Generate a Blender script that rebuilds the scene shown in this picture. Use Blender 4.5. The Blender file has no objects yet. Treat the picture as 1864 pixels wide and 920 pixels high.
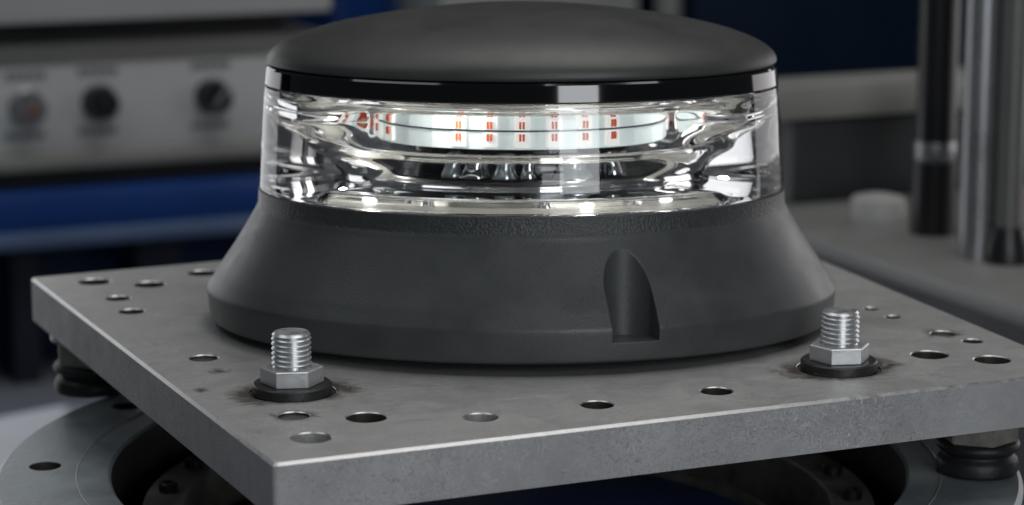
import bpy, bmesh, math, random
from mathutils import Vector, Matrix
random.seed(7)
PI = math.pi
S = bpy.context.scene
COL = S.collection

# ------------------------------------------------------------------ camera
F, CX, CY, HZ = 4500.0, 932.0, 460.0, -430.0
PITCH, YAW, CAMH = math.atan((CY - HZ) / F), math.radians(23.9), 0.24
cam_d = bpy.data.cameras.new('camera')
cam = bpy.data.objects.new('camera', cam_d)
COL.objects.link(cam)
cam.location = (0, 0, CAMH)
cam.rotation_euler = (PI / 2 - PITCH, 0, -YAW)
cam_d.sensor_width = 36
cam_d.lens = 36 * F / 1864
cam_d.clip_start, cam_d.clip_end = 0.05, 60
cam_d.dof.use_dof = True
cam_d.dof.focus_distance = 0.965
cam_d.dof.aperture_fstop = 9.0
S.camera = cam
FW = Vector((math.sin(YAW) * math.cos(PITCH), math.cos(YAW) * math.cos(PITCH), -math.sin(PITCH)))
RT = Vector((math.cos(YAW), -math.sin(YAW), 0))
UP = RT.cross(FW)
HF = Vector((math.sin(YAW), math.cos(YAW), 0))


def ray(x, y):
    return FW + RT * ((x - CX) / F) - UP * ((y - CY) / F)


def on_z(x, y, z=0.0):          # pixel of the photo -> point on a level surface
    d = ray(x, y)
    return Vector((0, 0, CAMH)) + d * ((z - CAMH) / d.z)


def on_y(x, y, Y):              # pixel of the photo -> point on an upright wall y = Y
    d = ray(x, y)
    return Vector((0, 0, CAMH)) + d * (Y / d.y)


# ------------------------------------------------------------------ world, lamps, exposure
w = bpy.data.worlds.new('World')
S.world = w
w.use_nodes = True
w.node_tree.nodes['Background'].inputs[0].default_value = (0.80, 0.9, 1.0, 1)
w.node_tree.nodes['Background'].inputs[1].default_value = 0.042
S.view_settings.view_transform = 'Standard'
S.view_settings.look = 'None'
S.view_settings.exposure = 0.0
S.view_settings.gamma = 1.0
S.cycles.max_bounces = 14
S.cycles.transmission_bounces = 14
S.cycles.glossy_bounces = 8
S.cycles.use_denoising = True
S.cycles.sample_clamp_indirect = 4.0
S.cycles.blur_glossy = 0.3


def area(name, loc, target, sx, sy, power, col):
    d = bpy.data.lights.new(name, 'AREA')
    d.shape = 'RECTANGLE'
    d.size, d.size_y, d.energy, d.color = sx, sy, power, col
    o = bpy.data.objects.new(name, d)
    COL.objects.link(o)
    o.location = loc
    o.rotation_euler = (Vector(target) - Vector(loc)).to_track_quat('-Z', 'Y').to_euler()
    return o


BC = on_z(949, 578)             # where the beacon stands
area('ceiling_lamp', (BC.x + .34, BC.y + .02, 1.75), BC, 1.75, 1.1, 16.5, (1, .985, .96))
_az = YAW + PI + math.radians(-20)      # direction of the tall window-like lamp seen in the lens
area('window_lamp', (BC.x + 1.25 * math.sin(_az), BC.y + 1.25 * math.cos(_az), .30), BC + Vector((0, 0, .07)), .32, .85, 5.6, (.93, .97, 1))
area('thread_fill_lamp', (BC.x - 1.05, BC.y + .15, 1.75), BC, .9, 1.1, 4.5, (.92, .96, 1))  # added fill from overhead left so the bolt threads catch light
for nm, sg, pw, cl in (('left_lens_fill', -1, 1.6, (.97, .98, 1)), ('right_lens_fill', 1, 2.3, (1, .965, .975))):  # two added lamps out of frame that whiten the lens flanks
    ph = math.radians(40 if sg < 0 else 52)
    lp = BC + RT * (sg * 1.02 * math.sin(ph)) + HF * (1.02 * math.cos(ph)) + Vector((0, 0, .02))
    area(nm, lp, BC + Vector((0, 0, .06)), .68, .72, pw, cl)


# ------------------------------------------------------------------ materials


def srgb(r, g, b):
    f = lambda c: (c / 12.92 if c <= .04045 else ((c + .055) / 1.055) ** 2.4)
    return (f(r / 255), f(g / 255), f(b / 255), 1)


def material(name, color, rough=.5, metal=0., var=.12, vscale=40., bump=0., bscale=300., trans=0., ior=1.49,
             emit=0., emit_col=None, spec=.5, rvar=.08, coat=0., stretch=(1, 1, 1)):
    m = bpy.data.materials.new(name)
    m.use_nodes = True
    nt = m.node_tree
    b = nt.nodes['Principled BSDF']
    c = tuple(color) if len(color) == 4 else tuple(color) + (1,)
    b.inputs['Roughness'].default_value = rough
    b.inputs['Metallic'].default_value = metal
    b.inputs['IOR'].default_value = ior
    b.inputs['Transmission Weight'].default_value = trans
    b.inputs['Specular IOR Level'].default_value = spec
    b.inputs['Coat Weight'].default_value = coat
    b.inputs['Base Color'].default_value = c
    if emit:
        b.inputs['Emission Color'].default_value = emit_col or c
        b.inputs['Emission Strength'].default_value = emit
    tc = nt.nodes.new('ShaderNodeTexCoord')
    mp = nt.nodes.new('ShaderNodeMapping')
    mp.inputs['Scale'].default_value = stretch
    nt.links.new(tc.outputs['Object'], mp.inputs[0])
    if var:
        n = nt.nodes.new('ShaderNodeTexNoise')
        n.inputs['Scale'].default_value = vscale
        n.inputs['Detail'].default_value = 6
        n.inputs['Roughness'].default_value = .6
        nt.links.new(mp.outputs[0], n.inputs['Vector'])
        r = nt.nodes.new('ShaderNodeMapRange')
        r.inputs[1].default_value, r.inputs[2].default_value = .3, .7
        r.inputs[3].default_value, r.inputs[4].default_value = 1 - var, 1 + var
        nt.links.new(n.outputs[0], r.inputs[0])
        mx = nt.nodes.new('ShaderNodeMix')
        mx.data_type = 'RGBA'
        mx.blend_type = 'MULTIPLY'
        mx.inputs[0].default_value = 1
        mx.inputs[6].default_value = c
        nt.links.new(r.outputs[0], mx.inputs[7])
        nt.links.new(mx.outputs[2], b.inputs['Base Color'])
        r2 = nt.nodes.new('ShaderNodeMapRange')
        r2.inputs[1].default_value, r2.inputs[2].default_value = .3, .7
        r2.inputs[3].default_value, r2.inputs[4].default_value = max(0, rough - rvar), rough + rvar
        nt.links.new(n.outputs[0], r2.inputs[0])
        nt.links.new(r2.outputs[0], b.inputs['Roughness'])
    if bump:
        n = nt.nodes.new('ShaderNodeTexNoise')
        n.inputs['Scale'].default_value = bscale
        n.inputs['Detail'].default_value = 4
        nt.links.new(mp.outputs[0], n.inputs['Vector'])
        bp = nt.nodes.new('ShaderNodeBump')
        bp.inputs['Strength'].default_value = bump
        bp.inputs['Distance'].default_value = .0005
        nt.links.new(n.outputs[0], bp.inputs['Height'])
        nt.links.new(bp.outputs[0], b.inputs['Normal'])
    return m


B1, B2 = on_z(532, 713), on_z(1527, 670)     # the two clamp bolts
STAINS = [(B1.x, B1.y, .0185, .016), (B2.x, B2.y, .018, .017), (on_z(395, 676).x, on_z(395, 676).y, .002, .006),
          (on_z(366, 711).x, on_z(366, 711).y, .0015, .005), (on_z(535, 757).x, on_z(535, 757).y, .004, .009),
          (on_z(1716, 607).x, on_z(1716, 607).y, .004, .009)]


def plate_material(name='scoured_steel', metal=.45, r0_=.36, r1_=.52, base=(.375, .373, .37, 1), wk=.45):
    m = material(name, (.33, .33, .325), .43, metal, 0)
    nt = m.node_tree
    L = nt.links.new
    b = nt.nodes['Principled BSDF']
    tc = nt.nodes.new('ShaderNodeTexCoord')
    geo = nt.nodes.new('ShaderNodeNewGeometry')

    def noise(scale, detail=5, dist=0., stretch=(1, 1, 1), rough=.6):
        mp = nt.nodes.new('ShaderNodeMapping')
        mp.inputs['Scale'].default_value = stretch
        L(tc.outputs['Object'], mp.inputs[0])
        n = nt.nodes.new('ShaderNodeTexNoise')
        n.inputs['Scale'].default_value = scale
        n.inputs['Detail'].default_value = detail
        n.inputs['Distortion'].default_value = dist
        n.inputs['Roughness'].default_value = rough
        L(mp.outputs[0], n.inputs['Vector'])
        return n.outputs[0]

    def rng(v, a, b_, c, d):
        r = nt.nodes.new('ShaderNodeMapRange')
        for i, k in enumerate((a, b_, c, d)):
            r.inputs[i + 1].default_value = k
        L(v, r.inputs[0])
        return r.outputs[0]

    def math_(op, a, b_):
        n = nt.nodes.new('ShaderNodeMath')
        n.operation = op
        for i, k in enumerate((a, b_)):
            if isinstance(k, (int, float)):
                n.inputs[i].default_value = k
            else:
                L(k, n.inputs[i])
        return n.outputs[0]

    def mix(fac, a, b_, mode='MIX'):
        n = nt.nodes.new('ShaderNodeMix')
        n.data_type = 'RGBA'
        n.blend_type = mode
        for sock, k in ((n.inputs[0], fac), (n.inputs[6], a), (n.inputs[7], b_)):
            if isinstance(k, (int, float, tuple)):
                sock.default_value = k
            else:
                L(k, sock)
        return n.outputs[2]
    big = rng(noise(9, 3), .3, .7, .90, 1.10)
    mid = rng(noise(90, 6, 1.2), .3, .7, .93, 1.06)
    brush = rng(noise(26, 4, .1, (1, 26, 1)), .3, .7, .92, 1.08)
    tone = math_('MULTIPLY', math_('MULTIPLY', big, mid), brush)
    comb = nt.nodes.new('ShaderNodeCombineColor')
    for i in range(3):
        L(tone, comb.inputs[i])
    col = mix(1.0, base, comb.outputs[0], 'MULTIPLY')
    # dark worms and pits left by the mill scale
    v = noise(230, 3, 2.2)
    worm = math_('MULTIPLY', rng(math_('ABSOLUTE', math_('SUBTRACT', v, .5), 0), 0, .02, 1, 0), rng(noise(16, 3), .40, .56, .1, 1))
    col = mix(math_('MULTIPLY', worm, wk), col, (.12, .12, .118, 1))
    v2 = noise(120, 2, 3.0)
    scr = math_('MULTIPLY', rng(math_('ABSOLUTE', math_('SUBTRACT', v2, .5), 0), 0, .014, 1, 0), rng(noise(22, 3), .46, .58, 0, 1))
    col = mix(math_('MULTIPLY', scr, .75), col, (.66, .66, .65, 1))
    pit = rng(noise(380, 3, 1.5), .68, .74, 0, .3)
    col = mix(pit, col, (.10, .10, .1, 1))
    # oil and rust stains round the bolts
    sep = nt.nodes.new('ShaderNodeSeparateXYZ')
    L(geo.outputs['Position'], sep.inputs[0])
    nz = noise(95, 6, 1.5, rough=.7)
    for (sx, sy, r0, wd) in STAINS:
        dx = math_('SUBTRACT', sep.outputs[0], sx)
        dy = math_('SUBTRACT', sep.outputs[1], sy)
        d = math_('SQRT', math_('ADD', math_('MULTIPLY', dx, dx), math_('MULTIPLY', math_('MULTIPLY', dy, dy), 1.9 if r0 > .01 else 1.0)), 0)
        k = rng(d, r0 - .002, r0 + wd, 1, 0)
        k2 = rng(math_('ADD', k, math_('MULTIPLY', math_('SUBTRACT', nz, .5), 1.6)), .30, .80, 0, .92)
        k2 = math_('MULTIPLY', k2, rng(d, r0 + wd, r0 + wd * 1.6, 1, 0))
        col = mix(k2, col, (.050, .038, .024, 1))
    L(col, b.inputs['Base Color'])
    L(rng(noise(55, 5, 1), .3, .7, r0_, r1_), b.inputs['Roughness'])
    h = math_('ADD', math_('MULTIPLY', v, .6), math_('MULTIPLY', noise(700, 3), .25))
    h = math_('SUBTRACT', h, math_('MULTIPLY', worm, .25))
    bp = nt.nodes.new('ShaderNodeBump')
    bp.inputs['Strength'].default_value = .42
    bp.inputs['Distance'].default_value = .0006
    L(h, bp.inputs['Height'])
    L(bp.outputs[0], b.inputs['Normal'])
    return m


M = {}
M['plate'] = plate_material()
M['side'] = plate_material('sawn_steel', .12, .62, .74, (.33, .33, .335, 1), .85)
M['edge'] = material('polished_edge', (.50, .50, .50), .33, .85, .12, 200, .08, 500)
M['bore'] = material('dark_bore', (.045, .041, .036), .5, .2, .3, 200)  # hole walls and flange opening toned darker than the metal around
M['zinc'] = material('zinc_plate', (.52, .53, .54), .34, .65, .08, 200, .08, 700)
M['stud'] = material('zinc_thread', (.68, .69, .70), .33, .85, .10, 300, .05, 900)
M['washer'] = material('black_rubber_washer', (.018, .018, .019), .42, 0, .2, 200, .3, 700)
M['rubber'] = material('black_rubber', (.012, .012, .013), .5, 0, .2, 120, .3, 400)
M['collar'] = material('dull_collar', (.26, .25, .22), .42, .4, .3, 90, .3, 500)
M['housing'] = material('grey_plastic', (.046, .050, .053), .40, 0, .12, 45, .25, 1500, rvar=.09)
M['textured'] = material('stippled_plastic', (.034, .038, .038), .38, 0, .1, 200, 1.0, 900, rvar=.05)
def soften(m, radius):
    nt = m.node_tree
    bv = nt.nodes.new('ShaderNodeBevel')
    bv.samples = 6
    bv.inputs['Radius'].default_value = radius
    for n in nt.nodes:
        if n.type == 'BUMP':
            nt.links.new(bv.outputs[0], n.inputs['Normal'])


soften(M['housing'], .0009)
M['cap'] = material('dark_cap_plastic', (.040, .040, .039), .45, 0, .08, 30, .18, 1500, rvar=.08)
M['gloss_black'] = material('gloss_black', (.004, .004, .005), .07, 0, 0, coat=.5)
M['glass'] = material('clear_lens', (.985, .985, .99), .0, 0, 0, trans=1.0, ior=1.49)
M['smoke_glass'] = material('smoked_glass', (.55, .60, .62), .05, .6, 0)
M['white'] = material('white_reflector', (.80, .80, .78), .35, 0, .04, 60)
M['cream'] = material('cream_reflector', (.72, .71, .64), .30, 0, .06, 60)
M['chrome'] = material('bright_chrome', (.75, .76, .77), .08, 1, 0)
M['board'] = material('lit_board', (.62, .70, .69), .4, 0, 0, emit=.26, emit_col=(.86, .97, .97, 1))
M['package'] = material('led_package', (.85, .85, .82), .3, 0, 0, emit=.42, emit_col=(1, .98, .93, 1))
M['die'] = material('orange_die', (.72, .13, .05), .3, 0, .3, 2500)
M['black'] = material('black_disc', (.006, .007, .008), .18, 0, 0)
M['flange'] = material('blue_grey_paint', (.185, .21, .222), .40, .1, .28, 34, .4, 300)
M['flange_in'] = material('cast_ring', (.17, .165, .15), .5, .3, .45, 70, .4, 300)
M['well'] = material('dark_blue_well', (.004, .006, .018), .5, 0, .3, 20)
M['navy'] = material('navy_paint', (.002, .016, .045), .4, 0, .12, 8)
M['blue'] = material('blue_paint', (.001, .036, .19), .35, 0, .1, 8)
M['blue_light'] = material('pale_blue_trim', (.075, .12, .22), .4, 0, .1, 8)
M['case'] = material('grey_case', (.42, .43, .425), .5, 0, .05, 10)
M['panel'] = material('pale_panel', (.46, .475, .48), .45, 0, .05, 10)
M['trim'] = material('warm_grey_trim', (.24, .24, .225), .45, .2, .08, 14)
M['dark'] = material('gap_shade', (.006, .006, .007), .6, 0, .1, 20)
M['knob'] = material('black_knob', (.010, .011, .012), .3, 0, 0)
M['label'] = material('grey_print', (.19, .20, .21), .6, 0, .1, 300)
M['red'] = material('red_lens', (.22, .07, .04), .25, 0, 0)
M['steel'] = material('ground_steel', (.26, .265, .275), .3, .7, .08, 20)
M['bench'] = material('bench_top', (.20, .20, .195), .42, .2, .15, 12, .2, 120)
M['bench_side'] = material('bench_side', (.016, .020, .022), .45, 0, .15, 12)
M['floor'] = material('floor_paint', (.17, .185, .22), .4, 0, .12, 5)
M['wall'] = material('dark_wall', (.010, .014, .028), .7, 0, .3, 3)  # dark navy with random mottling, for back wall and bench legs
M['blackpost'] = material('black_post', (.008, .008, .009), .35, 0, .1, 20)
M['post_grey'] = material('post_grey', (.13, .13, .125), .4, .3, .08, 14)
M['shade_grey'] = material('shade_grey', (.035, .037, .042), .6, 0, .08, 14)
M['kick'] = material('kick_blue', (.002, .024, .10), .5, 0, .25, 6)
M['offwhite'] = material('offwhite_plastic', (.34, .34, .33), .5, 0, .05, 20)

# ------------------------------------------------------------------ mesh helpers


def obj(name, bm, m, parent=None, smooth=True, angle=35, recalc=True):
    if recalc:
        bmesh.ops.recalc_face_normals(bm, faces=bm.faces)
    me = bpy.data.meshes.new(name)
    bm.to_mesh(me)
    bm.free()
    mats = m if isinstance(m, (list, tuple)) else [m]
    for k in mats:
        me.materials.append(k)
    if smooth:
        for p in me.polygons:
            p.use_smooth = True
        try:
            me.set_sharp_from_angle(angle=math.radians(angle))
        except Exception:
            pass
    o = bpy.data.objects.new(name, me)
    COL.objects.link(o)
    if parent is not None:
        o.parent = parent
    return o


def tag(o, label=None, cat=None, group=None, kind=None):
    if label:
        o['label'] = label
    if cat:
        o['category'] = cat
    if group:
        o['group'] = group
    if kind:
        o['kind'] = kind
    return o


def thing(name, label, cat, loc=(0, 0, 0), rot=(0, 0, 0), group=None):
    o = bpy.data.objects.new(name, None)
    o.empty_display_size = .02
    COL.objects.link(o)
    o.location = loc
    o.rotation_euler = rot
    return tag(o, label, cat, group)


def box(bm, x0, x1, y0, y1, z0, z1, bev=0., seg=2):
    r = bmesh.ops.create_cube(bm, size=1)
    vs = r['verts']
    for v in vs:
        v.co = Vector((x0 + (v.co.x + .5) * (x1 - x0), y0 + (v.co.y + .5) * (y1 - y0), z0 + (v.co.z + .5) * (z1 - z0)))
    if bev:
        es = list({e for v in vs for e in v.link_edges})
        bmesh.ops.bevel(bm, geom=es, offset=bev, segments=seg, affect='EDGES', profile=.5)
    return bm


def lathe(bm, prof, n=96, closed=False, off=(0, 0, 0), sy=1.0, axis='z'):
    """turn a list of (radius, height) round the upright axis; radius 0 ends are closed to a point"""
    rings = []
    for (r, h) in prof:
        if r < 1e-7:
            rings.append([bm.verts.new(Vector(off) + Vector((0, 0, h)))])
        else:
            rings.append([bm.verts.new(Vector(off) + Vector((r * math.cos(2 * PI * i / n), sy * r * math.sin(2 * PI * i / n), h))) for i in range(n)])
    m = len(rings)
    for k in range(m if closed else m - 1):
        a, b = rings[k], rings[(k + 1) % m]
        for i in range(n):
            j = (i + 1) % n
            if len(a) == 1 and len(b) == 1:
                break
            if len(a) == 1:
                bm.faces.new((a[0], b[i], b[j]))
            elif len(b) == 1:
                bm.faces.new((a[i], b[0], a[j]))
            else:
                bm.faces.new((a[i], b[i], b[j], a[j]))
    return bm


def new():
    return bmesh.new()


def smooth_prof(pts, n=6):
    out = []
    P = [pts[0]] + list(pts) + [pts[-1]]
    for i in range(1, len(P) - 2):
        p0, p1, p2, p3 = P[i - 1], P[i], P[i + 1], P[i + 2]
        for k in range(n):
            t = k / n
            out.append(tuple(.5 * ((2 * p1[c]) + (-p0[c] + p2[c]) * t + (2 * p0[c] - 5 * p1[c] + 4 * p2[c] - p3[c]) * t * t +
                                   (-p0[c] + 3 * p1[c] - 3 * p2[c] + p3[c]) * t ** 3) for c in (0, 1)))
    out.append(tuple(pts[-1]))
    return out


def boolean(o, cutter, op='DIFFERENCE'):
    md = o.modifiers.new('cut', 'BOOLEAN')
    md.operation = op
    md.solver = 'EXACT'
    md.object = cutter
    md.material_mode = 'TRANSFER'
    dg = bpy.context.evaluated_depsgraph_get()
    me = bpy.data.meshes.new_from_object(o.evaluated_get(dg))
    o.modifiers.clear()
    old = o.data
    nm = old.name
    o.data = me
    bpy.data.meshes.remove(old)
    me.name = nm
    cm = cutter.data
    bpy.data.objects.remove(cutter)
    bpy.data.meshes.remove(cm)


def resmooth(o, angle=35):
    for p in o.data.polygons:
        p.use_smooth = True
    o.data.set_sharp_from_angle(angle=math.radians(angle))


# ------------------------------------------------------------------ the setting
FLOOR = -.30
b = new(); box(b, -3.5, 5.5, -1.0, 5.2, FLOOR - .05, FLOOR)
tag(obj('floor', b, M['floor'], smooth=False), kind='structure')
b = new(); box(b, -3.5, 5.5, 5.2, 5.3, FLOOR, 1.6)
tag(obj('wall', b, M['wall'], smooth=False), kind='structure')

# ------------------------------------------------------------------ shaker table under the plate
ZF = -.052
FC = on_z(926, 832, ZF)
RO = abs((on_z(1645, 832, ZF) - on_z(207, 832, ZF)).length) / 2 * .995
RX = RO + .048
shaker = thing('shaker_table', 'round blue grey flange with dark open centre beneath the steel plate', 'shaker table', (FC.x, FC.y, FLOOR))
hz = ZF - FLOOR
b = new()
lathe(b, [(RO, hz - .03), (RO, hz - .0012), (RO + .0012, hz), (RX - .002, hz), (RX, hz - .002), (RX, hz - .022), (RX - .004, hz - .024),
          (RX - .004, hz - .04), (RO + .02, hz - .04), (RO + .02, hz - .03)], 160, True)
fl = obj('flange', b, M['flange'], shaker)
cb = new()
hp = on_z(82, 849, ZF)
flange_holes = [(hp.x - FC.x, hp.y - FC.y)]
a0 = math.atan2(hp.y - FC.y, hp.x - FC.x)
rr = math.hypot(hp.x - FC.x, hp.y - FC.y)
for k in range(1, 12):
    flange_holes.append((rr * math.cos(a0 + k * PI / 6), rr * math.sin(a0 + k * PI / 6)))
for (hx, hy) in flange_holes:
    lathe(cb, [(0, hz - .08), (.0068, hz - .08), (.0068, hz + .01), (0, hz + .01)], 32, off=(hx, hy, 0))
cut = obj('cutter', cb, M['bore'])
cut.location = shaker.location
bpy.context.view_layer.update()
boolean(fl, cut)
for p in fl.data.polygons:
    if math.hypot(p.center.x, p.center.y) < RO + .0008 and p.center.z < hz - .001:
        p.material_index = len(fl.data.materials) - 1
resmooth(fl, 30)
b = new(); lathe(b, [(RX - .012, 0), (RX - .012, hz - .0401), (RO + .019, hz - .0401), (RO + .019, 0)], 96, True)
obj('body', b, M['navy'], shaker)
b = new(); lathe(b, [(RO - .0135, hz - .06), (RO - .0135, hz - .018), (RO - .0125, hz - .017), (RO - .030, hz - .017), (RO - .031, hz - .018), (RO - .031, hz - .06)][::-1], 128, True)
ring = obj('inner_ring', b, M['flange_in'], shaker)
for k in range(24):
    a = k * PI / 12 + .07
    bb = new()
    lathe(bb, [(0, 0), (.0042, 0), (.0042, .0035), (.0036, .0042), (.0022, .0042), (.0022, .002), (0, .002)], 20, off=((RO - .0215) * math.cos(a), (RO - .0215) * math.sin(a), hz - .0169))
    obj('ring_screw', bb, M['rubber'], ring)
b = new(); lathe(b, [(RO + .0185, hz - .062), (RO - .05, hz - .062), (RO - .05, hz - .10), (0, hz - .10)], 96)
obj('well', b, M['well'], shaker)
b = new(); lathe(b, [(.0, hz - .036), (.115, hz - .036), (.118, hz - .038), (.118, hz - .0995), (0, hz - .0995)], 96)
arm = obj('armature', b, M['blue'], shaker)
b = new(); lathe(b, [(.1185, hz - .033), (.1215, hz - .033), (.1215, hz - .0995), (.1185, hz - .0995)], 96, True)
obj('coil_ring', b, M['flange_in'], arm)
b = new(); lathe(b, [(rr - .0145, hz + .00015), (rr - .0141, hz + .0005), (rr - .0137, hz + .00015)], 160)
obj('scribed_ring', b, M['trim'], shaker)

# ------------------------------------------------------------------ the steel plate
T = .0205
FCn, RCn, BKn, LBn = on_z(497, 845), Vector((.6039, .7917, 0)), Vector((.6346, 1.1555, 0)), on_z(55, 505)
b = new()
cs = [FCn, RCn, BKn, LBn]
vt = [b.verts.new((c.x, c.y, 0)) for c in cs]
vb = [b.verts.new((c.x, c.y, -T)) for c in cs]
b.faces.new(vt)
b.faces.new(vb[::-1])
for i in range(4):
    j = (i + 1) % 4
    b.faces.new((vt[i], vb[i], vb[j], vt[j]))
bmesh.ops.recalc_face_normals(b, faces=b.faces)
vert_e = [e for e in b.edges if abs(e.verts[0].co.z - e.verts[1].co.z) > .01]
bmesh.ops.bevel(b, geom=vert_e, offset=.0022, segments=4, affect='EDGES', profile=.5)
hor = [e for e in b.edges if abs(e.verts[0].co.z - e.verts[1].co.z) < 1e-5 and len(e.link_faces) == 2 and
       abs(abs(e.link_faces[0].normal.z) - abs(e.link_faces[1].normal.z)) > .5]
bmesh.ops.bevel(b, geom=[e for e in hor if e.verts[0].co.z > -.001], offset=.0011, segments=1, affect='EDGES', profile=.5)
for f in b.faces:
    f.normal_update()
    if .3 < f.normal.z < .95:
        f.material_index = 1
    elif abs(f.normal.z) < .3:
        f.material_index = 2
plate = obj('steel_plate', b, [M['plate'], M['edge'], M['side']], angle=30)
tag(plate, 'thick scoured steel fixture plate drilled with round holes, carrying the beacon', 'metal plate')
HOLES = [(172, 513, 57), (273, 518, 55), (215, 543, 44), (240, 567, 46), (667, 760, 74), (567, 797, 74), (875, 760, 62),
         (1087, 737, 60), (1304, 712, 59), (1692, 646, 67), (1806, 655, 66), (1770, 621, 37), (535, 757, 58), (1716, 607, 44),
         (1625, 577, 28), (1585, 562, 26), (371, 652, 52), (368, 497, 52), (1400, 462, 50)]
cb = new()


def cutter_hole(x, y, r, ch=.00042, depth=None):
    zb = -T - .005 if depth is None else -depth
    lathe(cb, [(0, zb), (r, zb), (r, -ch), (r + ch, 0), (r + ch, .004), (0, .004)], 40, off=(x, y, 0))


def depth_at(p):
    return (p - Vector((0, 0, CAMH))).dot(FW)


for i, (px, py, wd) in enumerate(HOLES):
    p = on_z(px, py)
    cutter_hole(p.x, p.y, wd / 2 / F * depth_at(p), depth=(.009 if i in (5, 6) else (.0012 if i in (12, 13, 16) else None)))
for p in (B1, B2):
    cutter_hole(p.x, p.y, .0170, .0003, depth=.0010)
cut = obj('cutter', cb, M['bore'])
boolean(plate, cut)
for p in plate.data.polygons:
    if .3 < p.normal.z < .97 and p.center.z > -.0012:
        p.material_index = 1
BRIGHT = [on_z(567, 797), on_z(875, 760)]       # two shallow blind holes kept in the lighter plate steel
for p in plate.data.polygons:
    if p.material_index != 1 and -.0100 < p.center.z < -.0003 and min(math.hypot(p.center.x - q.x, p.center.y - q.y) for q in BRIGHT) < .0088:
        p.material_index = 0
resmooth(plate, 28)

# ------------------------------------------------------------------ clamp bolts


def make_bolt(loc, twist, label):
    t = thing('clamp_bolt', label, 'bolt', (loc.x, loc.y, -.0010), (0, 0, -YAW), 'zinc bolts clamping the plate')
    wa = new()
    lathe(wa, [(.0085, 0), (.0149, 0), (.0155, .0006), (.0155, .0041), (.0149, .0047), (.0085, .0047)], 72, True)
    obj('washer', wa, M['washer'], t)
    nb = new()
    R, h0, h1 = .0124, .0048, .0110
    rows = [[nb.verts.new((r * math.cos(k * PI / 3 - PI / 2 + twist), r * math.sin(k * PI / 3 - PI / 2 + twist), h)) for k in range(6)]
            for r, h in ((.0070, h0), (R, h0), (R, h1 - .0003), (R * .945, h1 + .0001), (.0080, h1 + .0001), (.0072, h1 - .0008))]
    for k in range(6):
        for i in range(6):
            j = (i + 1) % 6
            nb.faces.new((rows[k][i], rows[(k + 1) % 6][i], rows[(k + 1) % 6][j], rows[k][j]))
    bmesh.ops.bevel(nb, geom=[e for e in nb.edges if all(math.hypot(v.co.x, v.co.y) > .012 for v in e.verts)], offset=.0002, segments=1, affect='EDGES')
    obj('nut', nb, M['zinc'], t, angle=22)
    # threaded stud
    sb = new()
    pitch, R, dep, top, n = .00195, .0078, .00095, .0250, 96
    rows = []
    z = .002
    dz = pitch / 14
    while z < top - .0009:
        rows.append([])
        for i in range(n):
            a = 2 * PI * i / n
            f = (z / pitch - .12 * math.sin(a)) % 1.0
            tri = abs(f * 2 - 1)
            tri = min(1, max(0, (tri - .06) / .86))
            run = max(0., 1 - max(0., z - (top - .0016)) / .0008) if z > top - .0016 else 1.
            r = R - dep * tri * run - max(0., z - (top - .0013)) * .7
            rows[-1].append(sb.verts.new((r * math.cos(a), r * math.sin(a), z)))
        z += dz
    for (r, zz) in ((.0070, top - .0004), (.0067, top)):
        rows.append([sb.verts.new((r * math.cos(2 * PI * i / n), r * math.sin(2 * PI * i / n), zz)) for i in range(n)])
    for k in range(len(rows) - 1):
        for i in range(n):
            j = (i + 1) % n
            sb.faces.new((rows[k][i], rows[k][j], rows[k + 1][j], rows[k + 1][i]))
    rows.append([sb.verts.new((.004 * math.cos(2 * PI * i / n), .004 * math.sin(2 * PI * i / n), top - .00025)) for i in range(n)])
    for i in range(n):
        j = (i + 1) % n
        sb.faces.new((rows[-2][i], rows[-2][j], rows[-1][j], rows[-1][i]))
    sb.faces.new(rows[-1])
    sb.faces.new(rows[0][::-1])
    obj('threaded_stud', sb, M['stud'], t, angle=24)
    return t


make_bolt(B1, math.radians(-24.5), 'threaded zinc bolt with nut and black washer near the front left plate corner')
make_bolt(B2, math.radians(-22.0), 'threaded zinc bolt with nut and black washer right of the beacon base')

# ------------------------------------------------------------------ rubber mounts


def make_mount(p, label):
    t = thing('rubber_mount', label, 'rubber mount', (p.x, p.y, ZF), (0, 0, .3), 'rubber mounts under the plate')
    b = new()
    lathe(b, smooth_prof([(.0135, .0002), (.0165, .0008), (.0172, .003), (.0168, .0062), (.0150, .0082), (.0148, .0092), (.0168, .0108), (.0176, .0124), (.0168, .0140), (.0150, .0145)], 4), 72)
    lathe(b, [(.0135, .0002), (0, .0002)], 72)
    lathe(b, [(.0150, .0145), (0, .0145)], 72)
    bmesh.ops.remove_doubles(b, verts=b.verts, dist=1e-6)
    obj('rubber_bush', b, M['rubber'], t)
    b = new()
    r = []
    for h, R in ((.0146, .0168), (.0255, .0168)):
        r.append([b.verts.new((R * math.cos(k * PI / 3), R * math.sin(k * PI / 3), h)) for k in range(6)])
    for k in range(6):
        b.faces.new((r[0][k], r[0][(k + 1) % 6], r[1][(k + 1) % 6], r[1][k]))
    b.faces.new(r[1]); b.faces.new(r[0][::-1])
    bmesh.ops.bevel(b, geom=list(b.edges), offset=.0005, segments=2, affect='EDGES')
    obj('hex_collar', b, M['collar'], t, angle=25)
    b = new()
    lathe(b, [(0, .0256), (.0178, .0256), (.0184, .0262), (.0184, .0308), (.0178, .0314), (0, .0314)], 72)
    obj('top_washer', b, M['collar'], t)
    return t


MR, ML = on_z(1778, 858, ZF), on_z(167, 712, ZF)
make_mount(MR, 'black ribbed rubber mount under the right front corner of the plate')
make_mount(ML, 'black ribbed rubber mount under the far left corner of the plate')
pf = Vector((FCn.x + .036, FCn.y + .031, ZF))
make_mount(pf, 'rubber mount tucked behind the front corner of the plate')

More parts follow.
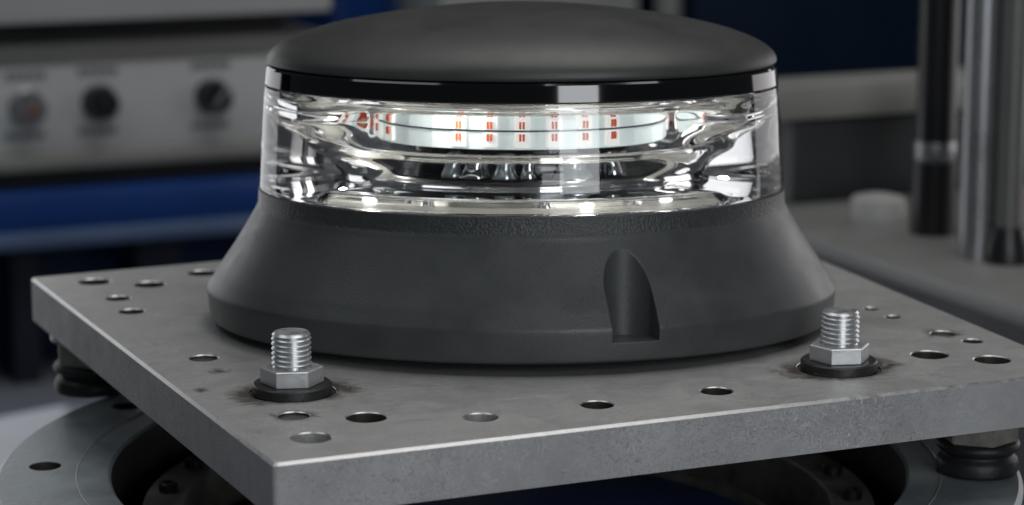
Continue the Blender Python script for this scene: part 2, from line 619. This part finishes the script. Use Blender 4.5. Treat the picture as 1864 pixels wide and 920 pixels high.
# ------------------------------------------------------------------ the beacon
SQ, TILT = .80, math.radians(1.5)
beacon = thing('warning_beacon', 'low round warning beacon with black dome, clear lens and flared dark grey base', 'beacon light', (BC.x, BC.y, 0), (-TILT, 0, -YAW))


def bl(name, prof, m, n=192, closed=False, parent=beacon, angle=30, sq=SQ):
    b = new()
    lathe(b, prof, n, closed, sy=sq)
    bmesh.ops.remove_doubles(b, verts=b.verts, dist=1e-7)
    return obj(name, b, m, parent, angle=angle)


# tilted with the housing: foot pad reaching the plate
bl('foot_pad', [(0, .0012), (.086, .0012), (.088, .0016), (.088, .0045), (0, .0045)], M['rubber'])
hb = [(0, .0025), (.128, .0025), (.1350, .0022), (.1364, .0032), (.13695, .0052), (.1377, .0140), (.1378, .0152), (.1377, .0160), (.1373, .0168), (.1358, .0188)]
# flank from belt to neck, very slightly hollow
for k in range(1, 13):
    t = k / 13
    hb.append((.1358 + (.1160 - .1358) * t - .0006 * math.sin(PI * t), .0196 + (.0503 - .0196) * t))
hb += [(.1161, .0502), (.1159, .0508), (.1154, .0514), (.1150, .0525), (.1147, .0588), (.1141, .0592), (.1040, .0592), (.1040, .0560), (0, .0560)]
housing = bl('base_housing', hb, [M['housing'], M['textured']], closed=False)
# the screw recess scooped out of the flank
az = math.radians(19.4)
cb = new()
r_in, hw, z_f = .1186, .0100, .0105
n = 40
out = []
for i in range(n + 1):
    a = PI / 2 + PI * i / n
    out.append((r_in + hw + hw * math.cos(a), hw * math.sin(a)))
out = [(.165, hw)] + out + [(.165, -hw)]
vb_, vt_ = [], []
for (u, v) in out:
    ud, vd = math.sin(az), -math.cos(az)
    X = u * ud + v * math.cos(az)
    Y = u * vd + v * math.sin(az)
    vb_.append(cb.verts.new((X, Y * SQ, z_f)))
    vt_.append(cb.verts.new((X, Y * SQ, .07)))
cb.faces.new(vb_[::-1]); cb.faces.new(vt_)
for i in range(len(out)):
    j = (i + 1) % len(out)
    cb.faces.new((vb_[i], vb_[j], vt_[j], vt_[i]))
cut = obj('cutter', cb, M['housing'])
cut.matrix_world = Matrix.Translation(beacon.location) @ beacon.rotation_euler.to_matrix().to_4x4()
bpy.context.view_layer.update()
boolean(housing, cut)
for p in housing.data.polygons:
    c = p.center
    r = math.hypot(c.x, c.y / SQ)
    if c.z > .0515:
        p.material_index = 1
resmooth(housing, 24)

# dome
R0, HD = .1103, .0245
dome = [(0, .1128), (.1088, .1128), (.1098, .1133), (.1103, .1142), (.1103, .1146)]
for k in range(1, 41):
    a = (PI / 2) * k / 40
    x = math.cos(a)
    dome.append((R0 * x, .1146 + HD * (1 - x ** 1.6) ** .5))
dome[-1] = (0, dome[-1][1])
bl('dome_cap', dome, M['cap'], angle=45)
# black band under the dome
bl('cap_band', [(.1085, .1127), (.1100, .1123), (.1107, .1115), (.1114, .1048), (.1109, .1042), (.1020, .1040), (.1010, .1045), (.1010, .1127)], M['gloss_black'], closed=True)
bl('upper_reflector', [(.1012, .1039), (.1012, .1030), (0, .1030), (0, .1039)], M['white'])

# clear lens: a heavy stepped funnel of clear plastic, ribbed low down inside
def step(r0, h0, r1, h1):
    return [(r0 + (r1 - r0) * (1 - math.cos(PI * k / 6)) / 2, h0 + (h1 - h0) * k / 6) for k in range(7)]


outer = [(.1114, .1036), (.1117, .1010), (.1127, .0880), (.1130, .0800), (.1143, .0606), (.1141, .0596), (.1120, .0594)]
window = smooth_prof([(.1055, .0598), (.1055, .0630), (.1035, .0650), (.0900, .0656), (.0660, .0660), (.0605, .0668), (.0598, .0690), (.0598, .0740), (.0612, .0768), (.0680, .0785),
                      (.0775, .0797), (.0798, .0806)], 5) + [(.0800, .0812 + .0010 * k) for k in range(16)] + \
    smooth_prof([(.0803, .0970), (.0820, .0980), (.0880, .0988), (.0935, .1000), (.0970, .1015), (.1000, .1030)], 5)
flank = smooth_prof([(.1055, .0598), (.1000, .0600), (.0930, .0608), (.0760, .0622), (.0640, .0640), (.0610, .0665), (.0640, .0700), (.0700, .0745), (.0745, .0790), (.0810, .0835),
                     (.0900, .0880), (.0950, .0905), (.0930, .0935), (.0960, .0970), (.0985, .1000), (.1000, .1030)], 6)


def resample(p, n):
    L_ = [0]
    for a, b in zip(p, p[1:]):
        L_.append(L_[-1] + abs(b[1] - a[1]) + .15 * abs(b[0] - a[0]))
    out, k = [], 0
    for i in range(n):
        t = L_[-1] * i / (n - 1)
        while k < len(L_) - 2 and L_[k + 1] < t:
            k += 1
        u = min(1, max(0, (t - L_[k]) / max(1e-9, L_[k + 1] - L_[k])))
        out.append((p[k][0] + u * (p[k + 1][0] - p[k][0]), p[k][1] + u * (p[k + 1][1] - p[k][1])))
    return out


NI, NL = 90, 360
window, flank = resample(window, NI), resample(flank, NI)
bm_ = new()
rows = []
for q in range(len(outer) + NI + 1):
    rows.append([])
    for i in range(NL):
        a = 2 * PI * i / NL
        if q < len(outer):
            r, h = outer[q]
        elif q == len(outer) + NI:
            r, h = .1080, .1038
        else:
            m_ = q - len(outer)
            d_ = abs(math.cos(a))                       # 0 at front and back, 1 at the flanks
            u = min(1., max(0., (d_ - .72) / .22))
            u = u * u * (3 - 2 * u)
            r = window[m_][0] * (1 - u) + flank[m_][0] * u
            h = window[m_][1] * (1 - u) + flank[m_][1] * u
            r += u * .0008 * math.sin(h * 760 + 2.0 * math.sin(2 * a)) * min(1, (h - .0598) / .004, (.1030 - h) / .003)
        rows[-1].append(bm_.verts.new((r * math.cos(a), SQ * r * math.sin(a), h)))
for q in range(len(rows)):
    A_, B_ = rows[q], rows[(q + 1) % len(rows)]
    for i in range(NL):
        j = (i + 1) % NL
        bm_.faces.new((A_[i], B_[i], B_[j], A_[j]))
obj('lens', bm_, M['glass'], beacon, angle=40)
for k in range(8):      # added point lights that brighten the lens hollow, above and below the bowl
    a = 2 * PI * (k + .5) / 8
    d = bpy.data.lights.new('cavity_fill', 'POINT')
    d.energy, d.shadow_soft_size, d.color = (.040 if k % 2 else .075), .003, (1, .99, .96)
    o = bpy.data.objects.new('cavity_fill', d)
    COL.objects.link(o)
    o.parent = beacon
    o.location = (.0725 * math.cos(a), SQ * .0725 * math.sin(a), .0985 if k % 2 else .0618)
    if k % 2 == 0:
        o.location = (.0700 * math.cos(a), SQ * .0700 * math.sin(a), .0604)
# inside
bl('lower_reflector', [(0, .0562), (.060, .0562), (.1035, .0562), (.1035, .0575), (.095, .0578), (.060, .0572), (0, .0572)], M['cream'])
bl('inner_bowl', smooth_prof([(0, .0650), (.030, .0650), (.050, .0655), (.0560, .0670), (.0575, .0690), (.0560, .0695), (.050, .0675), (.0, .0665)], 5), M['black'])
for k in range(6):
    a = math.radians(-90 - 50 + 60 * k)
    b = new(); lathe(b, [(0, .0572), (.0035, .0572), (.0030, .060), (.0026, .064), (.0026, .0652), (0, .0652)], 24, off=(.052 * math.cos(a), SQ * .052 * math.sin(a), 0))
    obj('standoff', b, M['chrome'], beacon)
bl('heat_sink', [(0, .0667), (.047, .0667), (.047, .0805), (.0620, .0812), (.0620, .0985), (0, .0985)], M['black'])
bl('bowl_support', [(0, .0573), (.0440, .0573), (.0440, .0648), (0, .0648)], M['cream'])
# lit ring of led boards above the bowl
board = bl('led_board', [(.0640, .0815), (.0640, .0975), (.0625, .0975), (.0625, .0815)], M['board'], n=32, closed=True, angle=5)
bl('board_seam', [(.0646, .0887), (.0646, .0893), (.0638, .0893), (.0638, .0887)], M['black'], n=32, closed=True, parent=board)
for k in range(32):
    a = 2 * PI * k / 32 - PI / 2
    c, s_ = math.cos(a), math.sin(a)
    rad = .0641
    led = None
    if k in (4, 5, 6, 7, 15, 19, 20, 21, 28, 29):
        continue
    for nm, (w2, h2, d0, d1, mt) in (('led', (.0030, .0056, 0, .0012, 'package')), ('die', (.0012, .0030, .0012, .0018, 'die'))):
        b = new()
        for (hh) in ((.0896 + .0001, 1), (.0884 - .0001, -1)):
            z0, dd = hh
            for side in ((-1, 1) if nm == 'die' else (0,)):
                if nm == 'die':
                    box(b, side * .0007 - .00044, side * .0007 + .00044, -d1, -d0, z0 + dd * .0003, z0 + dd * .0032)
                else:
                    box(b, -w2, w2, -d1, -d0, z0, z0 + dd * h2)
        for v in b.verts:
            x, y, z = v.co
            rr_ = rad - y
            v.co = (rr_ * c - x * s_, SQ * (rr_ * s_ + x * c), z)
        o = obj(nm, b, M[mt], board if nm == 'led' else led, smooth=False)
        if nm == 'led':
            led = o
# little bright components standing in the bowl
for k, (deg, sc) in enumerate(((-34, .9), (-22, 1.25), (-8, 1.1), (3, .8), (24, 1.7), (48, .8))):
    a = math.radians(-90 + deg)
    b = new()
    pr_ = smooth_prof([(0, .0672), (.0030, .0674), (.0046, .0695), (.0030, .0730), (.0040, .0760), (.0022, .0785), (0, .0788)], 4)
    lathe(b, [(r_ * sc, h_) for r_, h_ in pr_], 24, off=(.0485 * math.cos(a), SQ * .0485 * math.sin(a), 0))
    obj('bulb_cup', b, M['smoke_glass'] if k % 2 == 0 else M['chrome'], beacon)

# ------------------------------------------------------------------ instrument cabinet, back left
YP = 2.10


def wall_box(bm, px0, px1, pyt, pyb, xr, Y, d, bev=.003):
    """box whose front face stands on the wall y=Y; heights taken at pixel column xr"""
    zt, zb = on_y(xr, pyt, Y).z, on_y(xr, pyb, Y).z
    x0, x1 = on_y(px0, (pyt + pyb) / 2, Y).x, on_y(px1, (pyt + pyb) / 2, Y).x
    return box(bm, x0, x1, Y, Y + d, zb, zt, bev)


cab = thing('instrument_cabinet', 'pale grey instrument cabinet with a row of round knobs, behind on the left', 'instrument cabinet', (on_y(200, 340, YP).x, YP + .2, FLOOR))
CO = Vector(cab.location)


def cpart(name, bm, m, parent=cab, smooth=True):
    for v in bm.verts:
        v.co -= CO
    return obj(name, bm, m, parent, smooth)


b = new(); wall_box(b, -700, 604, -360, 47, 0, YP - .02, .4, .004); cpart('upper_case', b, M['case'])
b = new(); wall_box(b, -680, 520, 44, 84, 0, YP + .03, .3, 0); cpart('recess_shade', b, M['dark'])  # near-black box put in for the shade under the upper case
b = new(); wall_box(b, -690, 596, 83, 128, 0, YP + .012, .35, .004); cpart('ledge', b, M['trim'])
b = new(); wall_box(b, -690, 596, 127, 287, 0, YP, .36, .003); fp = cpart('front_panel', b, M['panel'])
b = new(); wall_box(b, -695, 600, 286, 319, 0, YP - .012, .4, .005); cpart('lower_rail', b, M['trim'])
b = new(); wall_box(b, -690, 596, 318, 350, 0, YP + .004, .3, 0); cpart('foot_gap_shade', b, M['dark'])  # black box painting the shade between rail and beam


def knob(px, py, kind):
    c = on_y(px, py, YP) - CO
    r = 29 / F * 2.25
    b = new()
    lathe(b, [(0, 0), (r * 1.1, 0), (r * 1.1, .003), (r, .004), (r * .94, .020), (r * .8, .023), (0, .023)], 40)
    bmesh.ops.rotate(b, verts=b.verts, matrix=Matrix.Rotation(PI / 2, 3, 'X'))
    bmesh.ops.translate(b, verts=b.verts, vec=c + Vector((0, -.0005, 0)))
    k = obj('knob', b, M['steel'] if kind == 0 else M['knob'], fp)
    b = new()
    if kind == 0:
        lathe(b, [(0, .0232), (r * .30, .0232), (r * .26, .027), (0, .029)], 24)
    else:
        box(b, -r * .12, r * .12, -r * .8, r * .8, .0232, .0265, .0006)
    bmesh.ops.rotate(b, verts=b.verts, matrix=Matrix.Rotation(PI / 2, 3, 'X'))
    if kind == 2:
        bmesh.ops.rotate(b, verts=b.verts, matrix=Matrix.Rotation(.6, 3, 'Y'))
    bmesh.ops.translate(b, verts=b.verts, vec=c + Vector((0, -.0005, 0)))
    obj('indicator' if kind == 0 else 'pointer', b, M['red'] if kind == 0 else M['steel' if kind == 2 else 'rubber'], k)
    for dy, hh in ((-57, 7), (52, 6)):
        q = on_y(px - 2, py + dy, YP) - CO
        b = new()
        for w_ in range(5):
            x0 = q.x - .018 + w_ * .0074
            box(b, x0, x0 + .0058, q.y - .0012, q.y, q.z - hh / F * 2.1, q.z + hh / F * 2.1)
        obj('label_print', b, M['label'], fp, smooth=False)


knob(48, 195, 0)
knob(180, 186, 1)
knob(385, 175, 2)
knob(-180, 205, 1)

# blue bench carrying the cabinet
YB = 2.09
bench = thing('blue_bench', 'deep blue bench frame with a pale edge strip under the instrument cabinet', 'bench', (on_y(200, 500, YB).x, YB + .2, FLOOR))
CO = Vector(bench.location)
b = new(); wall_box(b, -800, 640, 352, 432, 0, YB, .45, .006); cpart('beam', b, M['blue'], bench)
b = new(); wall_box(b, -800, 640, 431, 461, 0, YB - .012, .46, .004); cpart('edge_strip', b, M['blue_light'], bench)
zt, zb = on_y(0, 460, YB).z, FLOOR
for (p0, p1, mt) in ((-300, -180, 'navy'), (20, 70, 'navy'), (250, 330, 'navy'), (520, 600, 'navy')):
    b = new(); x0, x1 = on_y(p0, 500, YB + .03).x, on_y(p1, 500, YB + .03).x
    box(b, x0, x1, YB + .03, YB + .09, zb, zt, .003); cpart('leg', b, M['wall'], bench)
b = new(); box(b, on_y(-800, 500, YB).x, on_y(640, 500, YB).x, YB + .12, YB + .40, zb, zt - .001); cpart('kick_panel', b, M['kick'], bench)

# blue and pale machine housings, back centre
YM = 3.0
b = new(); wall_box(b, 606, 704, -260, 200, 650, YM, .3, .006)
wall_box(b, 706, 800, -260, 200, 750, YM + .05, .3, .006)
o = obj('blue_cabinet', b, M['blue']); tag(o, 'blurred bright blue cabinet behind the dome, right of the pale cabinet', 'cabinet')
b = new(); wall_box(b, 803, 1165, -200, 300, 980, YM - .1, .25, .008)
tag(obj('pale_housing', b, M['panel']), 'blurred pale grey machine housing behind the top of the dome', 'machine housing')
b = new(); q = on_y(1215, 60, YM); lathe(b, [(0, -.6), (.018, -.6), (.018, .35), (0, .35)], 32, off=(q.x, q.y, 0))
tag(obj('upright_tube', b, M['case']), 'blurred grey upright tube behind the dome, right of the pale housing', 'tube')
b = new(); wall_box(b, 1262, 2300, -260, 420, 1500, YM, .3, .006)
tag(obj('navy_cabinet', b, M['navy']), 'dark navy cabinet in the back right, above the grey shelf', 'cabinet')

# ------------------------------------------------------------------ machine bench, back right
ZB = -.06
eb = on_z(1700, 505, ZB)
yf = on_z(1600, 385, ZB).y
mb = thing('machine_bench', 'grey topped machine bench with dark side, behind the plate on the right', 'bench', (eb.x + .5, eb.y, FLOOR))
CO = Vector(mb.location)
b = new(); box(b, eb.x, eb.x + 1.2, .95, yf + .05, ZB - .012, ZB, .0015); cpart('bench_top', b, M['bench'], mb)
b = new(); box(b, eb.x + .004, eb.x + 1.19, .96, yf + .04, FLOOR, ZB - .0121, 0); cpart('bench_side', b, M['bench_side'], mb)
YR = yf + .06
cb_ = thing('control_box', 'dark box with a grey top shelf standing behind the machine bench', 'cabinet', (on_y(1570, 300, YR).x, YR + .1, FLOOR))
CO = Vector(cb_.location)
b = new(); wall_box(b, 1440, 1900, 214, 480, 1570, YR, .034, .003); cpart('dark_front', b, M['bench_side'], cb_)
b = new(); wall_box(b, 1380, 1900, 150, 213, 1570, YR - .015, .05, .003); cpart('shelf', b, M['trim'], cb_)
p = on_z(1597, 398, ZB)
b = new(); rr = 50 / F * depth_at(p)
lathe(b, [(0, 0), (rr, 0), (rr, .011), (rr * .93, .0145), (rr * .5, .0165), (0, .017)], 48)
lid = obj('white_cap', b, M['offwhite']); lid.location = p
tag(lid, 'small round off white cap lying on the machine bench', 'cap')


def post(name, px, py, wpx, prof, mt, label, cat, parts=()):
    p = on_z(px, py, ZB)
    d = depth_at(p)
    t = thing(name, label, cat, (p.x, p.y, ZB))
    r = wpx / 2 / F * d
    for (nm, pr_, m_) in [('shaft', prof, mt)] + list(parts):
        b = new(); lathe(b, [(a * r, h) for a, h in pr_], 48); obj(nm, b, M[m_], t)
    return t


post('guide_column', 1697, 424, 82, [(0, 0), (1, 0), (1, .048), (0, .048)], 'blackpost', 'thick black guide column with a grey collar on the machine bench', 'column',
     [('collar', [(0, .0481), (.90, .0481), (.92, .0495), (.92, .060), (.90, .0609), (0, .0609)], 'steel'), ('upper_shaft', [(0, .061), (.88, .061), (.88, .42), (0, .42)], 'blackpost')])
post('steel_rod', 1776, 470, 66, [(0, 0), (1, 0), (1, .42), (0, .42)], 'steel', 'bright ground steel rod between the black column and the right hand post', 'rod')
post('steel_post', 1832, 476, 50, [(0, 0), (1, 0), (1, .40), (0, .40)], 'post_grey', 'dull grey upright post at the right edge, with a black clamp at its foot', 'post',
     [('foot_clamp', [(1.01, .0), (1.75, 0), (1.75, .010), (1.4, .018), (1.3, .022), (1.01, .022)], 'blackpost')])
